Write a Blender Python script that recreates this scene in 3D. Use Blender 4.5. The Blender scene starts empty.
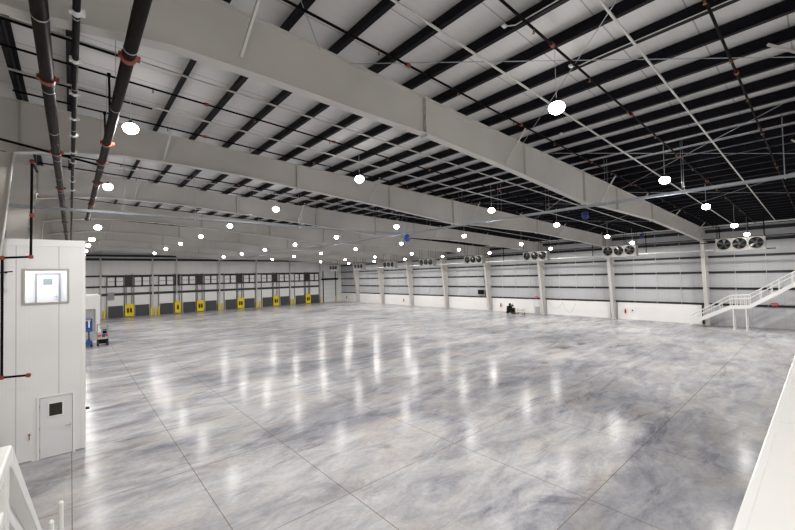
import bpy, math, random
from mathutils import Vector, Matrix
random.seed(7)
sc = bpy.context.scene
col = sc.collection
PI = math.pi

# ------------------------------------------------------------------ camera, exposure, world
FPX = 374.72
YAW, PITCH, ROLL = [math.radians(v) for v in (41.126, 1.612, -1.417)]
cd = bpy.data.cameras.new('camera'); cam = bpy.data.objects.new('camera', cd); col.objects.link(cam)
cd.sensor_fit = 'HORIZONTAL'; cd.sensor_width = 36.0; cd.lens = FPX * 36.0 / 795.0
cd.clip_start = 0.05; cd.clip_end = 400
fw = Vector((math.sin(YAW) * math.cos(PITCH), math.cos(YAW) * math.cos(PITCH), math.sin(PITCH)))
r0 = Vector((math.cos(YAW), -math.sin(YAW), 0)); u0 = r0.cross(fw)
rr = r0 * math.cos(ROLL) + u0 * math.sin(ROLL); uu = -r0 * math.sin(ROLL) + u0 * math.cos(ROLL)
m = Matrix((rr, uu, -fw)).transposed().to_4x4(); m.translation = Vector((0, 0, 6.0))
cam.matrix_world = m
sc.camera = cam
sc.view_settings.view_transform = 'Standard'; sc.view_settings.look = 'None'
sc.view_settings.gamma = 1.0; sc.view_settings.use_curve_mapping = False
sc.view_settings.exposure = 0.0
w = bpy.data.worlds.new('world'); sc.world = w; w.use_nodes = True
w.node_tree.nodes['Background'].inputs[0].default_value = (0.02, 0.022, 0.03, 1)
w.node_tree.nodes['Background'].inputs[1].default_value = 1.0
LAMP_POWER = 350.0      # watts of each high bay lamp
LAMP_RADIUS = 0.21

# ------------------------------------------------------------------ building dimensions (metres)
XL, XR = -2.7, 51.3          # left and right wall
YN, YB = -9.85, 80.4         # wall behind the camera, dock wall
Y0, BAY = 8.48, 9.15         # first frame, frame spacing
NF = 8
def rtop(x): return 12.12 - .039 * x      # top of the rafters
PD = .36                                   # purlin depth
def deck(x): return rtop(x) + PD + .01

# ------------------------------------------------------------------ materials
def mat(name, rgb, rough=.5, metal=0., spec=.5, noise=0, nscale=3., bump=0, emit=None, estr=0):
    mt = bpy.data.materials.new(name); mt.use_nodes = True
    nt = mt.node_tree; b = nt.nodes['Principled BSDF']
    b.inputs['Base Color'].default_value = (*rgb, 1); b.inputs['Roughness'].default_value = rough
    b.inputs['Metallic'].default_value = metal; b.inputs['Specular IOR Level'].default_value = spec
    if noise or bump:
        tc = nt.nodes.new('ShaderNodeTexCoord'); n = nt.nodes.new('ShaderNodeTexNoise')
        n.inputs['Scale'].default_value = nscale; n.inputs['Detail'].default_value = 5
        nt.links.new(tc.outputs['Object'], n.inputs['Vector'])
        if noise:
            r = nt.nodes.new('ShaderNodeValToRGB')
            r.color_ramp.elements[0].position = .3; r.color_ramp.elements[1].position = .7
            r.color_ramp.elements[0].color = (*[c * (1 - noise) for c in rgb], 1)
            r.color_ramp.elements[1].color = (*[min(1, c * (1 + noise * .5)) for c in rgb], 1)
            nt.links.new(n.outputs['Fac'], r.inputs['Fac']); nt.links.new(r.outputs['Color'], b.inputs['Base Color'])
        if bump:
            bp = nt.nodes.new('ShaderNodeBump'); bp.inputs['Strength'].default_value = bump
            nt.links.new(n.outputs['Fac'], bp.inputs['Height']); nt.links.new(bp.outputs['Normal'], b.inputs['Normal'])
    if emit:
        b.inputs['Emission Color'].default_value = (*emit, 1); b.inputs['Emission Strength'].default_value = estr
    return mt
M = {
 'beam': mat('beam_paint', (.61, .59, .56), .45, noise=.06, nscale=.6),
 'purlin': mat('black_steel', (.006, .006, .010), .55, spec=.15),
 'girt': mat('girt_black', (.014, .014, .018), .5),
 'pipe': mat('black_pipe', (.006, .005, .005), .6, noise=.3, nscale=2, spec=.06),
 'bigpipe': mat('dark_bare_pipe', (.010, .007, .006), .5, noise=.4, nscale=3, spec=.06),
 'coupling': mat('orange_coupling', (.24, .035, .015), .45),
 'brass': mat('sprinkler_brass', (.30, .14, .06), .4, metal=.3),
 'galv': mat('galvanised', (.42, .45, .48), .4, metal=.6, noise=.15, nscale=8),
 'conduit': mat('pale_conduit', (.62, .62, .59), .4),
 'white': mat('white_paint', (.80, .80, .80), .35),
 'gloss': mat('gloss_white_paint', (.76, .755, .74), .25),
 'kick': mat('white_kick_panel', (.86, .85, .84), .4, noise=.03, nscale=.5),
 'door': mat('door_white', (.72, .73, .75), .4),
 'greydoor': mat('door_grey', (.42, .42, .43), .5),
 'dockplate': mat('dock_plate_grey', (.055, .057, .062), .55, noise=.15),
 'yellow': mat('safety_yellow', (.80, .62, .02), .4, noise=.08),
 'black': mat('black_plastic', (.007, .007, .008), .55, spec=.08),
 'rust': mat('dark_red_steel', (.022, .007, .006), .5),
 'red': mat('signal_red', (.50, .03, .015), .45),
 'blue': mat('blue_paint', (.012, .06, .26), .4),
 'tarp': mat('blue_plastic_wrap', (.03, .12, .55), .35, bump=.4),
 'beige': mat('beige_board', (.52, .45, .36), .6),
 'skin_grey': mat('grey_box', (.30, .31, .32), .5),
 'glassdark': mat('dark_window', (.03, .022, .015), .15),
 'foam': mat('beige_insulation', (.55, .51, .45), .7, noise=.1),
 'alu': mat('aluminium', (.55, .53, .5), .3, metal=.8),
 'rubber': mat('rubber', (.02, .02, .02), .7),
 'fan': mat('fan_metal', (.33, .32, .30), .4, metal=.2),
 'blade': mat('fan_blade', (.05, .05, .05), .3, metal=.6),
 'track': mat('track_dark_grey', (.13, .13, .13), .45),
 'patch': mat('patch_grey_brown', (.10, .085, .075), .4, noise=.4),
 'navy': mat('navy_plastic_wrap', (.01, .03, .16), .45, bump=.4),
 'frost': mat('pane_inner_blue_grey', (.30, .36, .37), .3),
}
def lamp_mat():
    mt = bpy.data.materials.new('lamp_lens'); mt.use_nodes = True; nt = mt.node_tree
    nt.nodes.clear(); e = nt.nodes.new('ShaderNodeEmission'); o = nt.nodes.new('ShaderNodeOutputMaterial')
    e.inputs[0].default_value = (1, .97, .91, 1); e.inputs[1].default_value = 30
    nt.links.new(e.outputs[0], o.inputs[0]); return mt
M['lens'] = lamp_mat()
def glass_mat():
    mt = bpy.data.materials.new('clear_glass'); mt.use_nodes = True; nt = mt.node_tree
    b = nt.nodes['Principled BSDF']; b.inputs['Roughness'].default_value = .02
    b.inputs['Transmission Weight'].default_value = 1; b.inputs['IOR'].default_value = 1.1
    return mt
M['glass'] = glass_mat()

def N(nt, t, **k):
    n = nt.nodes.new(t)
    for a, b in k.items(): setattr(n, a, b)
    return n
def math_(nt, op, a, b=None, c=None):
    n = N(nt, 'ShaderNodeMath', operation=op)
    for i, v in enumerate((a, b, c)):
        if v is None: continue
        if isinstance(v, (int, float)): n.inputs[i].default_value = v
        else: nt.links.new(v, n.inputs[i])
    return n.outputs[0]
def mixc(nt, fac, a, b, mode='MIX'):
    n = N(nt, 'ShaderNodeMix', data_type='RGBA', blend_type=mode)
    if isinstance(fac, (int, float)): n.inputs[0].default_value = fac
    else: nt.links.new(fac, n.inputs[0])
    for i, v in ((6, a), (7, b)):
        if isinstance(v, tuple): n.inputs[i].default_value = (*v, 1)
        else: nt.links.new(v, n.inputs[i])
    return n.outputs[2]
def ramp(nt, src, p0, p1, c0=(0, 0, 0), c1=(1, 1, 1)):
    r = N(nt, 'ShaderNodeValToRGB'); e = r.color_ramp.elements
    e[0].position = p0; e[1].position = p1; e[0].color = (*c0, 1); e[1].color = (*c1, 1)
    nt.links.new(src, r.inputs[0]); return r.outputs[0]
def noise(nt, vec, scale, detail=6, rough=.6, dist=0.):
    n = N(nt, 'ShaderNodeTexNoise'); n.inputs['Scale'].default_value = scale; n.inputs['Detail'].default_value = detail
    n.inputs['Roughness'].default_value = rough; n.inputs['Distortion'].default_value = dist
    nt.links.new(vec, n.inputs['Vector']); return n.outputs['Fac']
def mapping(nt, vec, scale, loc=(0, 0, 0), rot=(0, 0, 0)):
    mp = N(nt, 'ShaderNodeMapping'); mp.inputs['Scale'].default_value = scale
    mp.inputs['Location'].default_value = loc; mp.inputs['Rotation'].default_value = rot
    nt.links.new(vec, mp.inputs['Vector']); return mp.outputs[0]

def floor_mat():
    mt = bpy.data.materials.new('polished_concrete'); mt.use_nodes = True; nt = mt.node_tree
    b = nt.nodes['Principled BSDF']; tc = N(nt, 'ShaderNodeTexCoord').outputs['Object']
    sx = N(nt, 'ShaderNodeSeparateXYZ'); nt.links.new(tc, sx.inputs[0]); X, Y = sx.outputs[0], sx.outputs[1]
    P1 = mapping(nt, tc, (.50, 1.0, 1), rot=(0, 0, math.radians(-12)))
    big = noise(nt, P1, .30, 12, .66, .9)
    mid = noise(nt, mapping(nt, tc, (.5, 1.25, 1), (3, 7, 0), (0, 0, math.radians(-16))), .95, 12, .72, .7)
    fine = noise(nt, tc, 7.0, 10, .8)
    wide = noise(nt, mapping(nt, tc, (.6, 1, 1), (11, 3, 0)), .13, 6, .6, .6)
    c = ramp(nt, big, .36, .60, (.155, .162, .20), (.53, .525, .54))
    c2 = ramp(nt, mid, .36, .62, (.215, .22, .255), (.58, .572, .575))
    c = mixc(nt, .5, c, c2)
    warm = ramp(nt, noise(nt, mapping(nt, tc, (.6, 1, 1), (21, 13, 0)), .55, 8, .62, .5), .48, .66)
    c = mixc(nt, math_(nt, 'MULTIPLY', warm, .45), c, (.50, .435, .375))
    dk = ramp(nt, wide, .36, .50, (.68, .69, .72), (1, 1, 1))
    c = mixc(nt, 1.0, c, dk, 'MULTIPLY')
    smoke = ramp(nt, noise(nt, mapping(nt, tc, (.38, 1.2, 1), (5, 1, 0), (0, 0, math.radians(-14))), .42, 14, .74, 1.3), .33, .44, (.45, .46, .52), (1, 1, 1))
    c = mixc(nt, .8, c, smoke, 'MULTIPLY')
    c = mixc(nt, .6, c, ramp(nt, fine, .3, .7, (.70, .70, .71), (1.15, 1.15, 1.15)), 'MULTIPLY')
    speck = ramp(nt, noise(nt, tc, 3.1, 2, .5), .765, .79)
    c = mixc(nt, math_(nt, 'MULTIPLY', speck, .6), c, (.07, .06, .05))
    def line(v, p, wd=.012):
        d = math_(nt, 'ABSOLUTE', math_(nt, 'SUBTRACT', v, p)); return math_(nt, 'LESS_THAN', d, wd)
    def period(v, p, per, wd=.012):
        t = math_(nt, 'DIVIDE', math_(nt, 'SUBTRACT', v, p), per)
        f = math_(nt, 'ABSOLUTE', math_(nt, 'SUBTRACT', t, math_(nt, 'ROUND', t)))
        return math_(nt, 'LESS_THAN', math_(nt, 'MULTIPLY', f, per), wd)
    L = period(Y, 4.35, BAY / 2)
    for p in (.03, 2.93, 5.84): L = math_(nt, 'MAXIMUM', L, line(X, p))
    right = math_(nt, 'MULTIPLY', period(X, 10.26, 4.5), math_(nt, 'GREATER_THAN', X, 9))
    L = math_(nt, 'MAXIMUM', L, right)
    c = mixc(nt, math_(nt, 'MULTIPLY', L, .72), c, (.13, .10, .07))
    nt.links.new(c, b.inputs['Base Color'])
    rg = ramp(nt, mid, .3, .7, (.13,) * 3, (.25,) * 3)
    rs = N(nt, 'ShaderNodeSeparateColor'); nt.links.new(rg, rs.inputs[0])
    nt.links.new(rs.outputs[0], b.inputs['Roughness'])
    b.inputs['Specular IOR Level'].default_value = .025
    bp = N(nt, 'ShaderNodeBump'); bp.inputs['Strength'].default_value = .05; bp.inputs['Distance'].default_value = .05
    nt.links.new(noise(nt, tc, 1.2, 3, .5), bp.inputs['Height']); nt.links.new(bp.outputs[0], b.inputs['Normal'])
    return mt
def panel_mat(name, rgb, axis, rib=.3, seam=2.0, off=0., dark=.75, rough=.5):
    """liner panel: fine ribs and joints at a period along one axis (0=x, 1=y)"""
    mt = bpy.data.materials.new(name); mt.use_nodes = True; nt = mt.node_tree
    b = nt.nodes['Principled BSDF']; tc = N(nt, 'ShaderNodeTexCoord').outputs['Object']
    sx = N(nt, 'ShaderNodeSeparateXYZ'); nt.links.new(tc, sx.inputs[0]); A = sx.outputs[axis]
    def per(p, wd, o=0.):
        t = math_(nt, 'DIVIDE', math_(nt, 'SUBTRACT', A, o), p)
        f = math_(nt, 'ABSOLUTE', math_(nt, 'SUBTRACT', t, math_(nt, 'ROUND', t)))
        return math_(nt, 'LESS_THAN', math_(nt, 'MULTIPLY', f, p), wd)
    n = noise(nt, tc, .35, 4, .5)
    c = ramp(nt, n, .3, .7, tuple(v * .93 for v in rgb), tuple(min(1, v * 1.05) for v in rgb))
    c = mixc(nt, math_(nt, 'MULTIPLY', per(rib, rib * .06), .06), c, tuple(v * .5 for v in rgb))
    c = mixc(nt, math_(nt, 'MULTIPLY', per(seam, .016, off), dark), c, tuple(v * .25 for v in rgb))
    nt.links.new(c, b.inputs['Base Color']); b.inputs['Roughness'].default_value = rough
    return mt
M['floor'] = floor_mat()
M['deck'] = panel_mat('white_deck_insulation', (.72, .72, .73), 1, .30, 1.525, .4, .6)
M['wallR'] = panel_mat('grey_liner_panel_right', (.54, .55, .57), 1, .3, 2.2875, .5, .2)
M['wallB'] = panel_mat('grey_liner_panel_back', (.78, .78, .78), 0, .3, 2.4, .5, .3)
M['office'] = panel_mat('white_room_panel', (.78, .78, .79), 0, .107, 1.07, -.31, .35, .4)

# ------------------------------------------------------------------ mesh helpers
class MB:
    def __init__(s): s.v = []; s.f = []; s.sm = []
    def add(s, vs, fs, smooth=False):
        o = len(s.v); s.v += [tuple(v) for v in vs]; s.f += [tuple(i + o for i in f) for f in fs]; s.sm += [smooth] * len(fs)
        return s
    def box(s, x0, x1, y0, y1, z0, z1):
        vs = [(x, y, z) for x in (x0, x1) for y in (y0, y1) for z in (z0, z1)]
        return s.add(vs, [(0, 1, 3, 2), (4, 6, 7, 5), (0, 4, 5, 1), (2, 3, 7, 6), (0, 2, 6, 4), (1, 5, 7, 3)])
    def hexa(s, a, b):
        """two matching quads"""
        return s.add(list(a) + list(b), [(3, 2, 1, 0), (4, 5, 6, 7), (0, 1, 5, 4), (1, 2, 6, 5), (2, 3, 7, 6), (3, 0, 4, 7)])
    def bar(s, a, b, w_, h_=None, up=(0, 0, 1)):
        a, b = Vector(a), Vector(b); h_ = h_ or w_; d = (b - a).normalized(); u = Vector(up)
        if abs(d.dot(u)) > .98: u = Vector((0, 1, 0))
        r = d.cross(u).normalized(); u = r.cross(d)
        q = [r * sx_ * w_ / 2 + u * sy_ * h_ / 2 for sx_, sy_ in ((-1, -1), (1, -1), (1, 1), (-1, 1))]
        return s.hexa([a + k for k in q], [b + k for k in q])
    def tube(s, a, b, r, n=10, r2=None, caps=True):
        a, b = Vector(a), Vector(b); r2 = r if r2 is None else r2; d = (b - a).normalized()
        u = Vector((0, 0, 1)) if abs(d.z) < .9 else Vector((1, 0, 0))
        e = d.cross(u).normalized(); g = e.cross(d)
        vs = []
        for p, q in ((a, r), (b, r2)):
            for k in range(n):
                t = 2 * PI * k / n; vs.append(p + (e * math.cos(t) + g * math.sin(t)) * q)
        s.add(vs, [(k, (k + 1) % n, n + (k + 1) % n, n + k) for k in range(n)], True)
        if caps: s.add(vs, [tuple(range(n))[::-1], tuple(range(n, 2 * n))])
        return s
    def path(s, pts, r, n=8):
        for i in range(len(pts) - 1): s.tube(pts[i], pts[i + 1], r, n)
        return s
    def ring(s, c, axis, r0_, r1_, th, n=20):
        """annulus disc"""
        c, d = Vector(c), Vector(axis).normalized(); u = Vector((0, 0, 1)) if abs(d.z) < .9 else Vector((1, 0, 0))
        e = d.cross(u).normalized(); g = e.cross(d); vs = []
        for off in (-th / 2, th / 2):
            for q in (r0_, r1_):
                for k in range(n):
                    t = 2 * PI * k / n; vs.append(c + d * off + (e * math.cos(t) + g * math.sin(t)) * q)
        fs = []
        for k in range(n):
            j = (k + 1) % n
            fs += [(k, j, n + j, n + k), (2 * n + k, 3 * n + k, 3 * n + j, 2 * n + j), (n + k, n + j, 3 * n + j, 3 * n + k), (k, 2 * n + k, 2 * n + j, j)]
        return s.add(vs, fs, False)
    def build(s, name, mt, parent=None, loc=None):
        me = bpy.data.meshes.new(name)
        vs = s.v if loc is None else [(v[0] - loc[0], v[1] - loc[1], v[2] - loc[2]) for v in s.v]
        me.from_pydata(vs, [], s.f); me.materials.append(M[mt] if isinstance(mt, str) else mt)
        me.polygons.foreach_set('use_smooth', s.sm); me.update()
        o = bpy.data.objects.new(name, me); col.objects.link(o)
        if loc is not None and not parent: o.location = loc
        if parent: o.parent = parent
        return o
def tag(o, label=None, cat=None, group=None, kind=None):
    if label: o['label'] = label
    if cat: o['category'] = cat
    if group: o['group'] = group
    if kind: o['kind'] = kind
    return o
def empty(name, loc, label, cat, group=None, rz=0.):
    e = bpy.data.objects.new(name, None); e.empty_display_size = .2; col.objects.link(e)
    e.location = loc; e.rotation_euler.z = rz
    return tag(e, label, cat, group)
def struct(mb, name, mt): return tag(mb.build(name, mt), kind='structure')
def copy_tree(o, parent=None):
    c = o.copy(); col.objects.link(c); c.parent = parent
    for ch in o.children: copy_tree(ch, c)
    return c
def bevel(o, wd=.01, seg=2):
    b = o.modifiers.new('bevel', 'BEVEL'); b.width = wd; b.segments = seg; b.limit_method = 'ANGLE'; return o
ORD = ['nearest', 'second nearest', 'third nearest', 'fourth nearest', 'fifth nearest', 'sixth nearest', 'seventh nearest', 'eighth nearest', 'farthest']
NTH = ['first', 'second', 'third', 'fourth', 'fifth', 'sixth', 'seventh', 'eighth', 'ninth', 'tenth', 'eleventh', 'twelfth', 'thirteenth', 'fourteenth', 'fifteenth', 'sixteenth', 'seventeenth', 'eighteenth', 'nineteenth']
NTH += ['twentieth'] + ['twenty-' + k for k in NTH[:9]] + ['thirtieth'] + ['thirty-' + k for k in NTH[:9]] + ['fortieth']

# ------------------------------------------------------------------ the setting
struct(MB().box(XL - .3, XR + .3, YN - .3, YB + .3, -.3, 0), 'floor', 'floor')
d = MB()
d.hexa([(XL - .3, YN - .3, deck(XL - .3)), (XR + .3, YN - .3, deck(XR + .3)), (XR + .3, YB + .3, deck(XR + .3)), (XL - .3, YB + .3, deck(XL - .3))],
       [(XL - .3, YN - .3, deck(XL - .3) + .25), (XR + .3, YN - .3, deck(XR + .3) + .25), (XR + .3, YB + .3, deck(XR + .3) + .25), (XL - .3, YB + .3, deck(XL - .3) + .25)])
struct(d, 'ceiling', 'deck')
struct(MB().box(XR, XR + .3, YN - .3, YB + .3, 0, deck(XR)), 'wall_right', 'wallR')
struct(MB().box(XL - .3, XL, YN - .3, YB + .3, 0, deck(XL)), 'wall_left', 'foam')
def sloped_wall(y0, y1):
    return MB().hexa([(XL, y0, 0), (XR, y0, 0), (XR, y1, 0), (XL, y1, 0)],
                     [(XL, y0, deck(XL)), (XR, y0, deck(XR)), (XR, y1, deck(XR)), (XL, y1, deck(XL))])
struct(sloped_wall(YB, YB + .3), 'wall_back', 'wallB')
struct(sloped_wall(YN - .3, YN), 'wall_front', 'wallB')

# white kick panels along the foot of the right wall, one per bay
def kick_panel(y0, y1, name):
    return struct(MB().box(XR - .26, XR, y0, y1, 0, 2.0).box(XR - .28, XR, y0, y1, 2.0, 2.03), name, 'kick')
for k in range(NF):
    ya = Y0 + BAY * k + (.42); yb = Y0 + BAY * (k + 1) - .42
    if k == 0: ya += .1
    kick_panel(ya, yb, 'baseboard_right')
    struct(MB().box(XR - .34, XR - .02, ya - .13, ya - .02, 0, 2.12), 'trim_shade_strip', 'girt')  # added black strip: stands in for the shade on each panel's near end
# pale vertical clip strips on the walls
s = MB()
y = Y0 - BAY * 1 + 2.2875
while y < YB - .5:
    s.box(XR - .13, XR - .1, y - .02, y + .02, 2.1, 9.9); y += 2.2875
struct(s, 'trim_1', 'conduit')

# ------------------------------------------------------------------ wall girts
for i, (z, nm) in enumerate(((2.14, 'lowest'), (3.82, 'second lowest'), (5.5, 'third lowest'), (7.15, 'fourth lowest'), (8.75, 'second highest'), (9.85, 'highest'))):
    g = MB()
    h = .11 if z < 9.5 else .17
    g.box(XR - .10, XR - .002, YN + .1, YB - .1, z - h, z + h)
    g.box(XR - .16, XR - .10, YN + .1, YB - .1, z + h - .03, z + h)
    tag(g.build('steel_girt', 'girt'), f'{nm} long black horizontal girt on the right hand wall', 'wall girt', 'black girts on the right wall')
for z, nm in ((3.95, 'lowest'), (5.3, 'second lowest'), (7.1, 'second highest'), (9.95, 'highest')):
    g = MB(); h = {3.95: .21, 9.95: .2}.get(z, .15)
    g.box(XL + .02, 44.9 if z < 9 else 45.6, YB - .12, YB - .002, z - h, z + h)
    tag(g.build('steel_girt', 'girt'), f'{nm} long black horizontal girt on the dock wall behind the loading doors', 'wall girt', 'black girts on the dock wall')

# ------------------------------------------------------------------ steel frames
BOT = [(-1.4, 10.42), (-.6, 10.60), (1.5, 10.86), (3.5, 10.86), (6.0, 10.80), (8.7, 10.60), (13.6, 10.28), (20.8, 9.68), (24, 9.74), (32.7, 9.70), (44.4, 9.12), (49.55, 8.80)]
def rafter(y, k):
    r = empty('steel_rafter', (20, y, rtop(20)), (f'{ORD[k]} pale grey tapered steel rafter spanning the ceiling from left to right' if k >= 0 else 'pale grey steel rafter crossing right over the camera, only its braces in the photo'), 'roof beam', 'pale grey tapered steel rafters')
    loc = (20, y, rtop(20))
    pts = [(XL + .05, 10.42)] + [(p[0], p[1] - (.17 if k == 0 and -1 < p[0] < 7 else 0)) for p in BOT]
    tp = [(p[0], rtop(p[0])) for p in pts] + [(XR - .15, rtop(XR - .15))]
    pts = pts + [(XR - .15, 8.80)]
    wb = MB()
    for i in range(len(pts) - 1):
        (xa, za), (xb, zb) = pts[i], pts[i + 1]; (ta, tb) = (tp[i][1], tp[i + 1][1])
        q = [(xa, za), (xb, zb), (xb, tb - .02), (xa, ta - .02)]
        wb.hexa([(p[0], y - .012, p[1]) for p in q], [(p[0], y + .012, p[1]) for p in q])
    wb.build('web', 'beam', r, loc)
    bf = MB()
    for i in range(1, len(pts) - 2):
        (xa, za), (xb, zb) = pts[i], pts[i + 1]
        bf.hexa([(xa, y - .15, za - .03), (xb, y - .15, zb - .03), (xb, y + .15, zb - .03), (xa, y + .15, za - .03)],
                [(xa, y - .15, za), (xb, y - .15, zb), (xb, y + .15, zb), (xa, y + .15, za)])
    bf.build('bottom_flange', 'beam', r, loc)
    tf = MB(); xa, xb = XL + .05, XR - .05
    tf.hexa([(xa, y - .13, rtop(xa) - .03), (xb, y - .13, rtop(xb) - .03), (xb, y + .13, rtop(xb) - .03), (xa, y + .13, rtop(xa) - .03)],
            [(xa, y - .13, rtop(xa)), (xb, y - .13, rtop(xb)), (xb, y + .13, rtop(xb)), (xa, y + .13, rtop(xa))])
    tf.build('top_flange', 'beam', r, loc)
    # bolted splice plates and stiffeners
    def bz(x):
        for i in range(len(BOT) - 1):
            if BOT[i][0] <= x <= BOT[i + 1][0]:
                t = (x - BOT[i][0]) / (BOT[i + 1][0] - BOT[i][0]); return BOT[i][1] * (1 - t) + BOT[i + 1][1] * t
        return 8.8
    for x in (8.7, 20.8, 32.7):
        sp = MB().box(x - .03, x + .03, y - .14, y + .14, bz(x) - .12, rtop(x) + .02)
        for j in range(7):
            zz = bz(x) + .1 + j * (rtop(x) - bz(x) - .2) / 6
            for dy in (-.08, .08): sp.tube((x - .07, y + dy, zz), (x + .07, y + dy, zz), .017, 6)
        sp.build('splice_plate', 'beam', r, loc)
    for x in (-1.25, 49.4, 25.6, 14.8):
        MB().box(x - .01, x + .01, y - .12, y + .12, bz(x), rtop(x) - .03).build('stiffener', 'beam', r, loc)
    return r
def BZ(x):
    for i in range(len(BOT) - 1):
        if BOT[i][0] <= x <= BOT[i + 1][0]:
            t = (x - BOT[i][0]) / (BOT[i + 1][0] - BOT[i][0]); return BOT[i][1] * (1 - t) + BOT[i + 1][1] * t
    return 8.8
for k in range(-1, NF):
    y = Y0 + BAY * k
    r = rafter(y, k)
    for i, x in enumerate((2.85, 13.2, 22.6, 28.4, 36.5, 45.5)):
        if k > 3 and i > 2: continue
        b = MB().bar((x, y - .1, BZ(x) + .08), (x + .15, y - 1.0, rtop(x) + .03), .06, .06)
        if k == -1: b = MB().bar((x, y + .1, BZ(x) + .08), (x + .15, y + 1.45, rtop(x) + .03), .06, .06)
        b.build('flange_brace', 'conduit', r, (20, y, rtop(20)))
    # right column
    xo = XR - .12
    c = empty('steel_column', (xo, y, 0), (f'{ORD[k]} pale tapered steel column standing at the right hand wall' if k >= 0 else 'pale steel column at the right wall behind the white stairs'), 'column', 'tapered columns on the right wall')
    loc = (xo, y, 0)
    MB().hexa([(XR - .72, y - .01, .03), (xo, y - .01, .03), (xo, y + .01, .03), (XR - .72, y + .01, .03)],
              [(XR - 1.72, y - .01, 8.80), (xo, y - .01, 8.80), (xo, y + .01, 8.80), (XR - 1.72, y + .01, 8.80)]).build('web', 'beam', c, loc)
    MB().hexa([(XR - .75, y - .17, .03), (XR - .72, y - .17, .03), (XR - .72, y + .17, .03), (XR - .75, y + .17, .03)],
              [(XR - 1.76, y - .17, 8.80), (XR - 1.72, y - .17, 8.80), (XR - 1.72, y + .17, 8.80), (XR - 1.76, y + .17, 8.80)]).build('inner_flange', 'beam', c, loc)
    MB().box(xo, xo + .03, y - .17, y + .17, .03, 8.78).build('outer_flange', 'beam', c, loc)
    bp = MB().box(XR - .85, xo + .05, y - .22, y + .22, 0, .03)
    for dx in (.15, .55):
        for dy in (-.14, .14): bp.tube((XR - .8 + dx, y + dy, .03), (XR - .8 + dx, y + dy, .09), .02, 6)
    bp.build('base_plate', 'beam', c, loc)
    # left column
    xi = XL + .06
    c = empty('steel_column', (xi, y, 0), (f'{ORD[k]} pale tapered steel column standing at the left hand wall' if k >= 0 else 'pale steel column at the left wall beside the camera platform'), 'column', 'tapered columns on the left wall')
    loc = (xi, y, 0)
    MB().hexa([(xi, y - .01, .03), (-2.3, y - .01, .03), (-2.3, y + .01, .03), (xi, y + .01, .03)],
              [(xi, y - .01, 10.39), (-1.4, y - .01, 10.39), (-1.4, y + .01, 10.39), (xi, y + .01, 10.39)]).build('web', 'beam', c, loc)
    MB().hexa([(-2.33, y - .15, .03), (-2.3, y - .15, .03), (-2.3, y + .15, .03), (-2.33, y + .15, .03)],
              [(-1.43, y - .15, 10.39), (-1.4, y - .15, 10.39), (-1.4, y + .15, 10.39), (-1.43, y + .15, 10.39)]).build('inner_flange', 'beam', c, loc)
    MB().box(xi - .03, xi, y - .15, y + .15, .03, 10.39).build('outer_flange', 'beam', c, loc)
    MB().box(xi - .04, -2.2, y - .2, y + .2, 0, .03).build('base_plate', 'beam', c, loc)

# purlins: Z sections over the rafters
px = [-2.5, -1.23, .03, 1.30]
x = 2.61
while x < XR - .5: px.append(x); x += 1.365
for i, x in enumerate(px):
    z0, z1 = rtop(x) + .008, rtop(x) + PD
    p = MB().box(x - .01, x + .01, YN + .05, YB - .05, z0, z1 - .01)
    p.box(x - .115, x + .01, YN + .05, YB - .05, z0, z0 + .012).box(x - .01, x + .11, YN + .05, YB - .05, z1 - .022, z1 - .01)
    p.box(x - .12, x - .11, YN + .05, YB - .05, z0, z0 + .035)
    o = p.build('roof_purlin', 'purlin', None, (x, 0, z0))
    tag(o, f'long black roof purlin under the white deck, {NTH[i]} from the left wall', 'purlin', 'black purlins under the roof deck')
# rafter-top clips holding the purlins belong to the frames

# ------------------------------------------------------------------ strips, sprinkler lines and cables in the roof
def sloped_line(y, x0, x1, dz, r, sq=False):
    a, b = (x0, y, rtop(x0) + dz), (x1, y, rtop(x1) + dz)
    return MB().bar(a, b, r * 2, r * 2) if sq else MB().tube(a, b, r, 8)
k = 0
for b_ in range(-1, 8):
    for off in (2.96, 5.86):
        y = off + BAY * b_
        if y < YN + .5 or y > YB - 1: continue
        o = sloped_line(y, XL + .3, 48.8, -.05, .022, True).build('bracing_angle', 'conduit')
        tag(o, f'thin pale bracing strip running left to right under the purlins, {NTH[k]} from the camera end', 'roof brace', 'thin pale strips under the purlins'); k += 1
k = 0
ys = [-1.5, 1.46, 4.27, 7.27, 10.3, 13.35, 16.35, 19.6, 23.0, 25.4, 28.5, 31.5, 34.5, 37.6, 40.6, 43.6, 46.7, 49.7]
for y in ys:
    x0 = -1.35 if y > 9 else -.3
    t = empty('sprinkler_pipe', (20, y, rtop(20) - .16), f'thin black sprinkler pipe under the purlins, {NTH[k]} from the camera end', 'sprinkler pipe', 'thin black sprinkler pipes across the ceiling'); k += 1
    loc = (20, y, rtop(20) - .16)
    sloped_line(y, x0, 48.5, -.15, .032 if y > 1 else .03).build('pipe', 'pipe', t, loc)
    if y < 30:
        x = 1.9 + (k % 3) * .9
        while x < 40:
            z = rtop(x) - .15
            MB().tube((x, y, z - .02), (x, y, z - .11), .018, 6).tube((x, y, z - .11), (x, y, z - .125), .035, 8).build('sprinkler_head', 'brass', t, loc)
            x += 3.1
        for x in (2.0, 6.9, 12.6, 18.9, 25.1):
            x = x + (k % 4) * .7
            MB().tube((x - .06, y, rtop(x - .06) - .15), (x + .06, y, rtop(x + .06) - .15), .055, 10).build('coupling', 'coupling', t, loc)
for (y, x1, nm) in ((12.0, 1.1, 'short black pipe crossing the ceiling just past the nearest rafter'), (14.93, 2.1, 'short black pipe crossing the ceiling between the two nearest rafters')):
    o = sloped_line(y, -1.2, x1, -.15, .032).build('feeder_pipe', 'pipe'); tag(o, nm, 'pipe')
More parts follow.
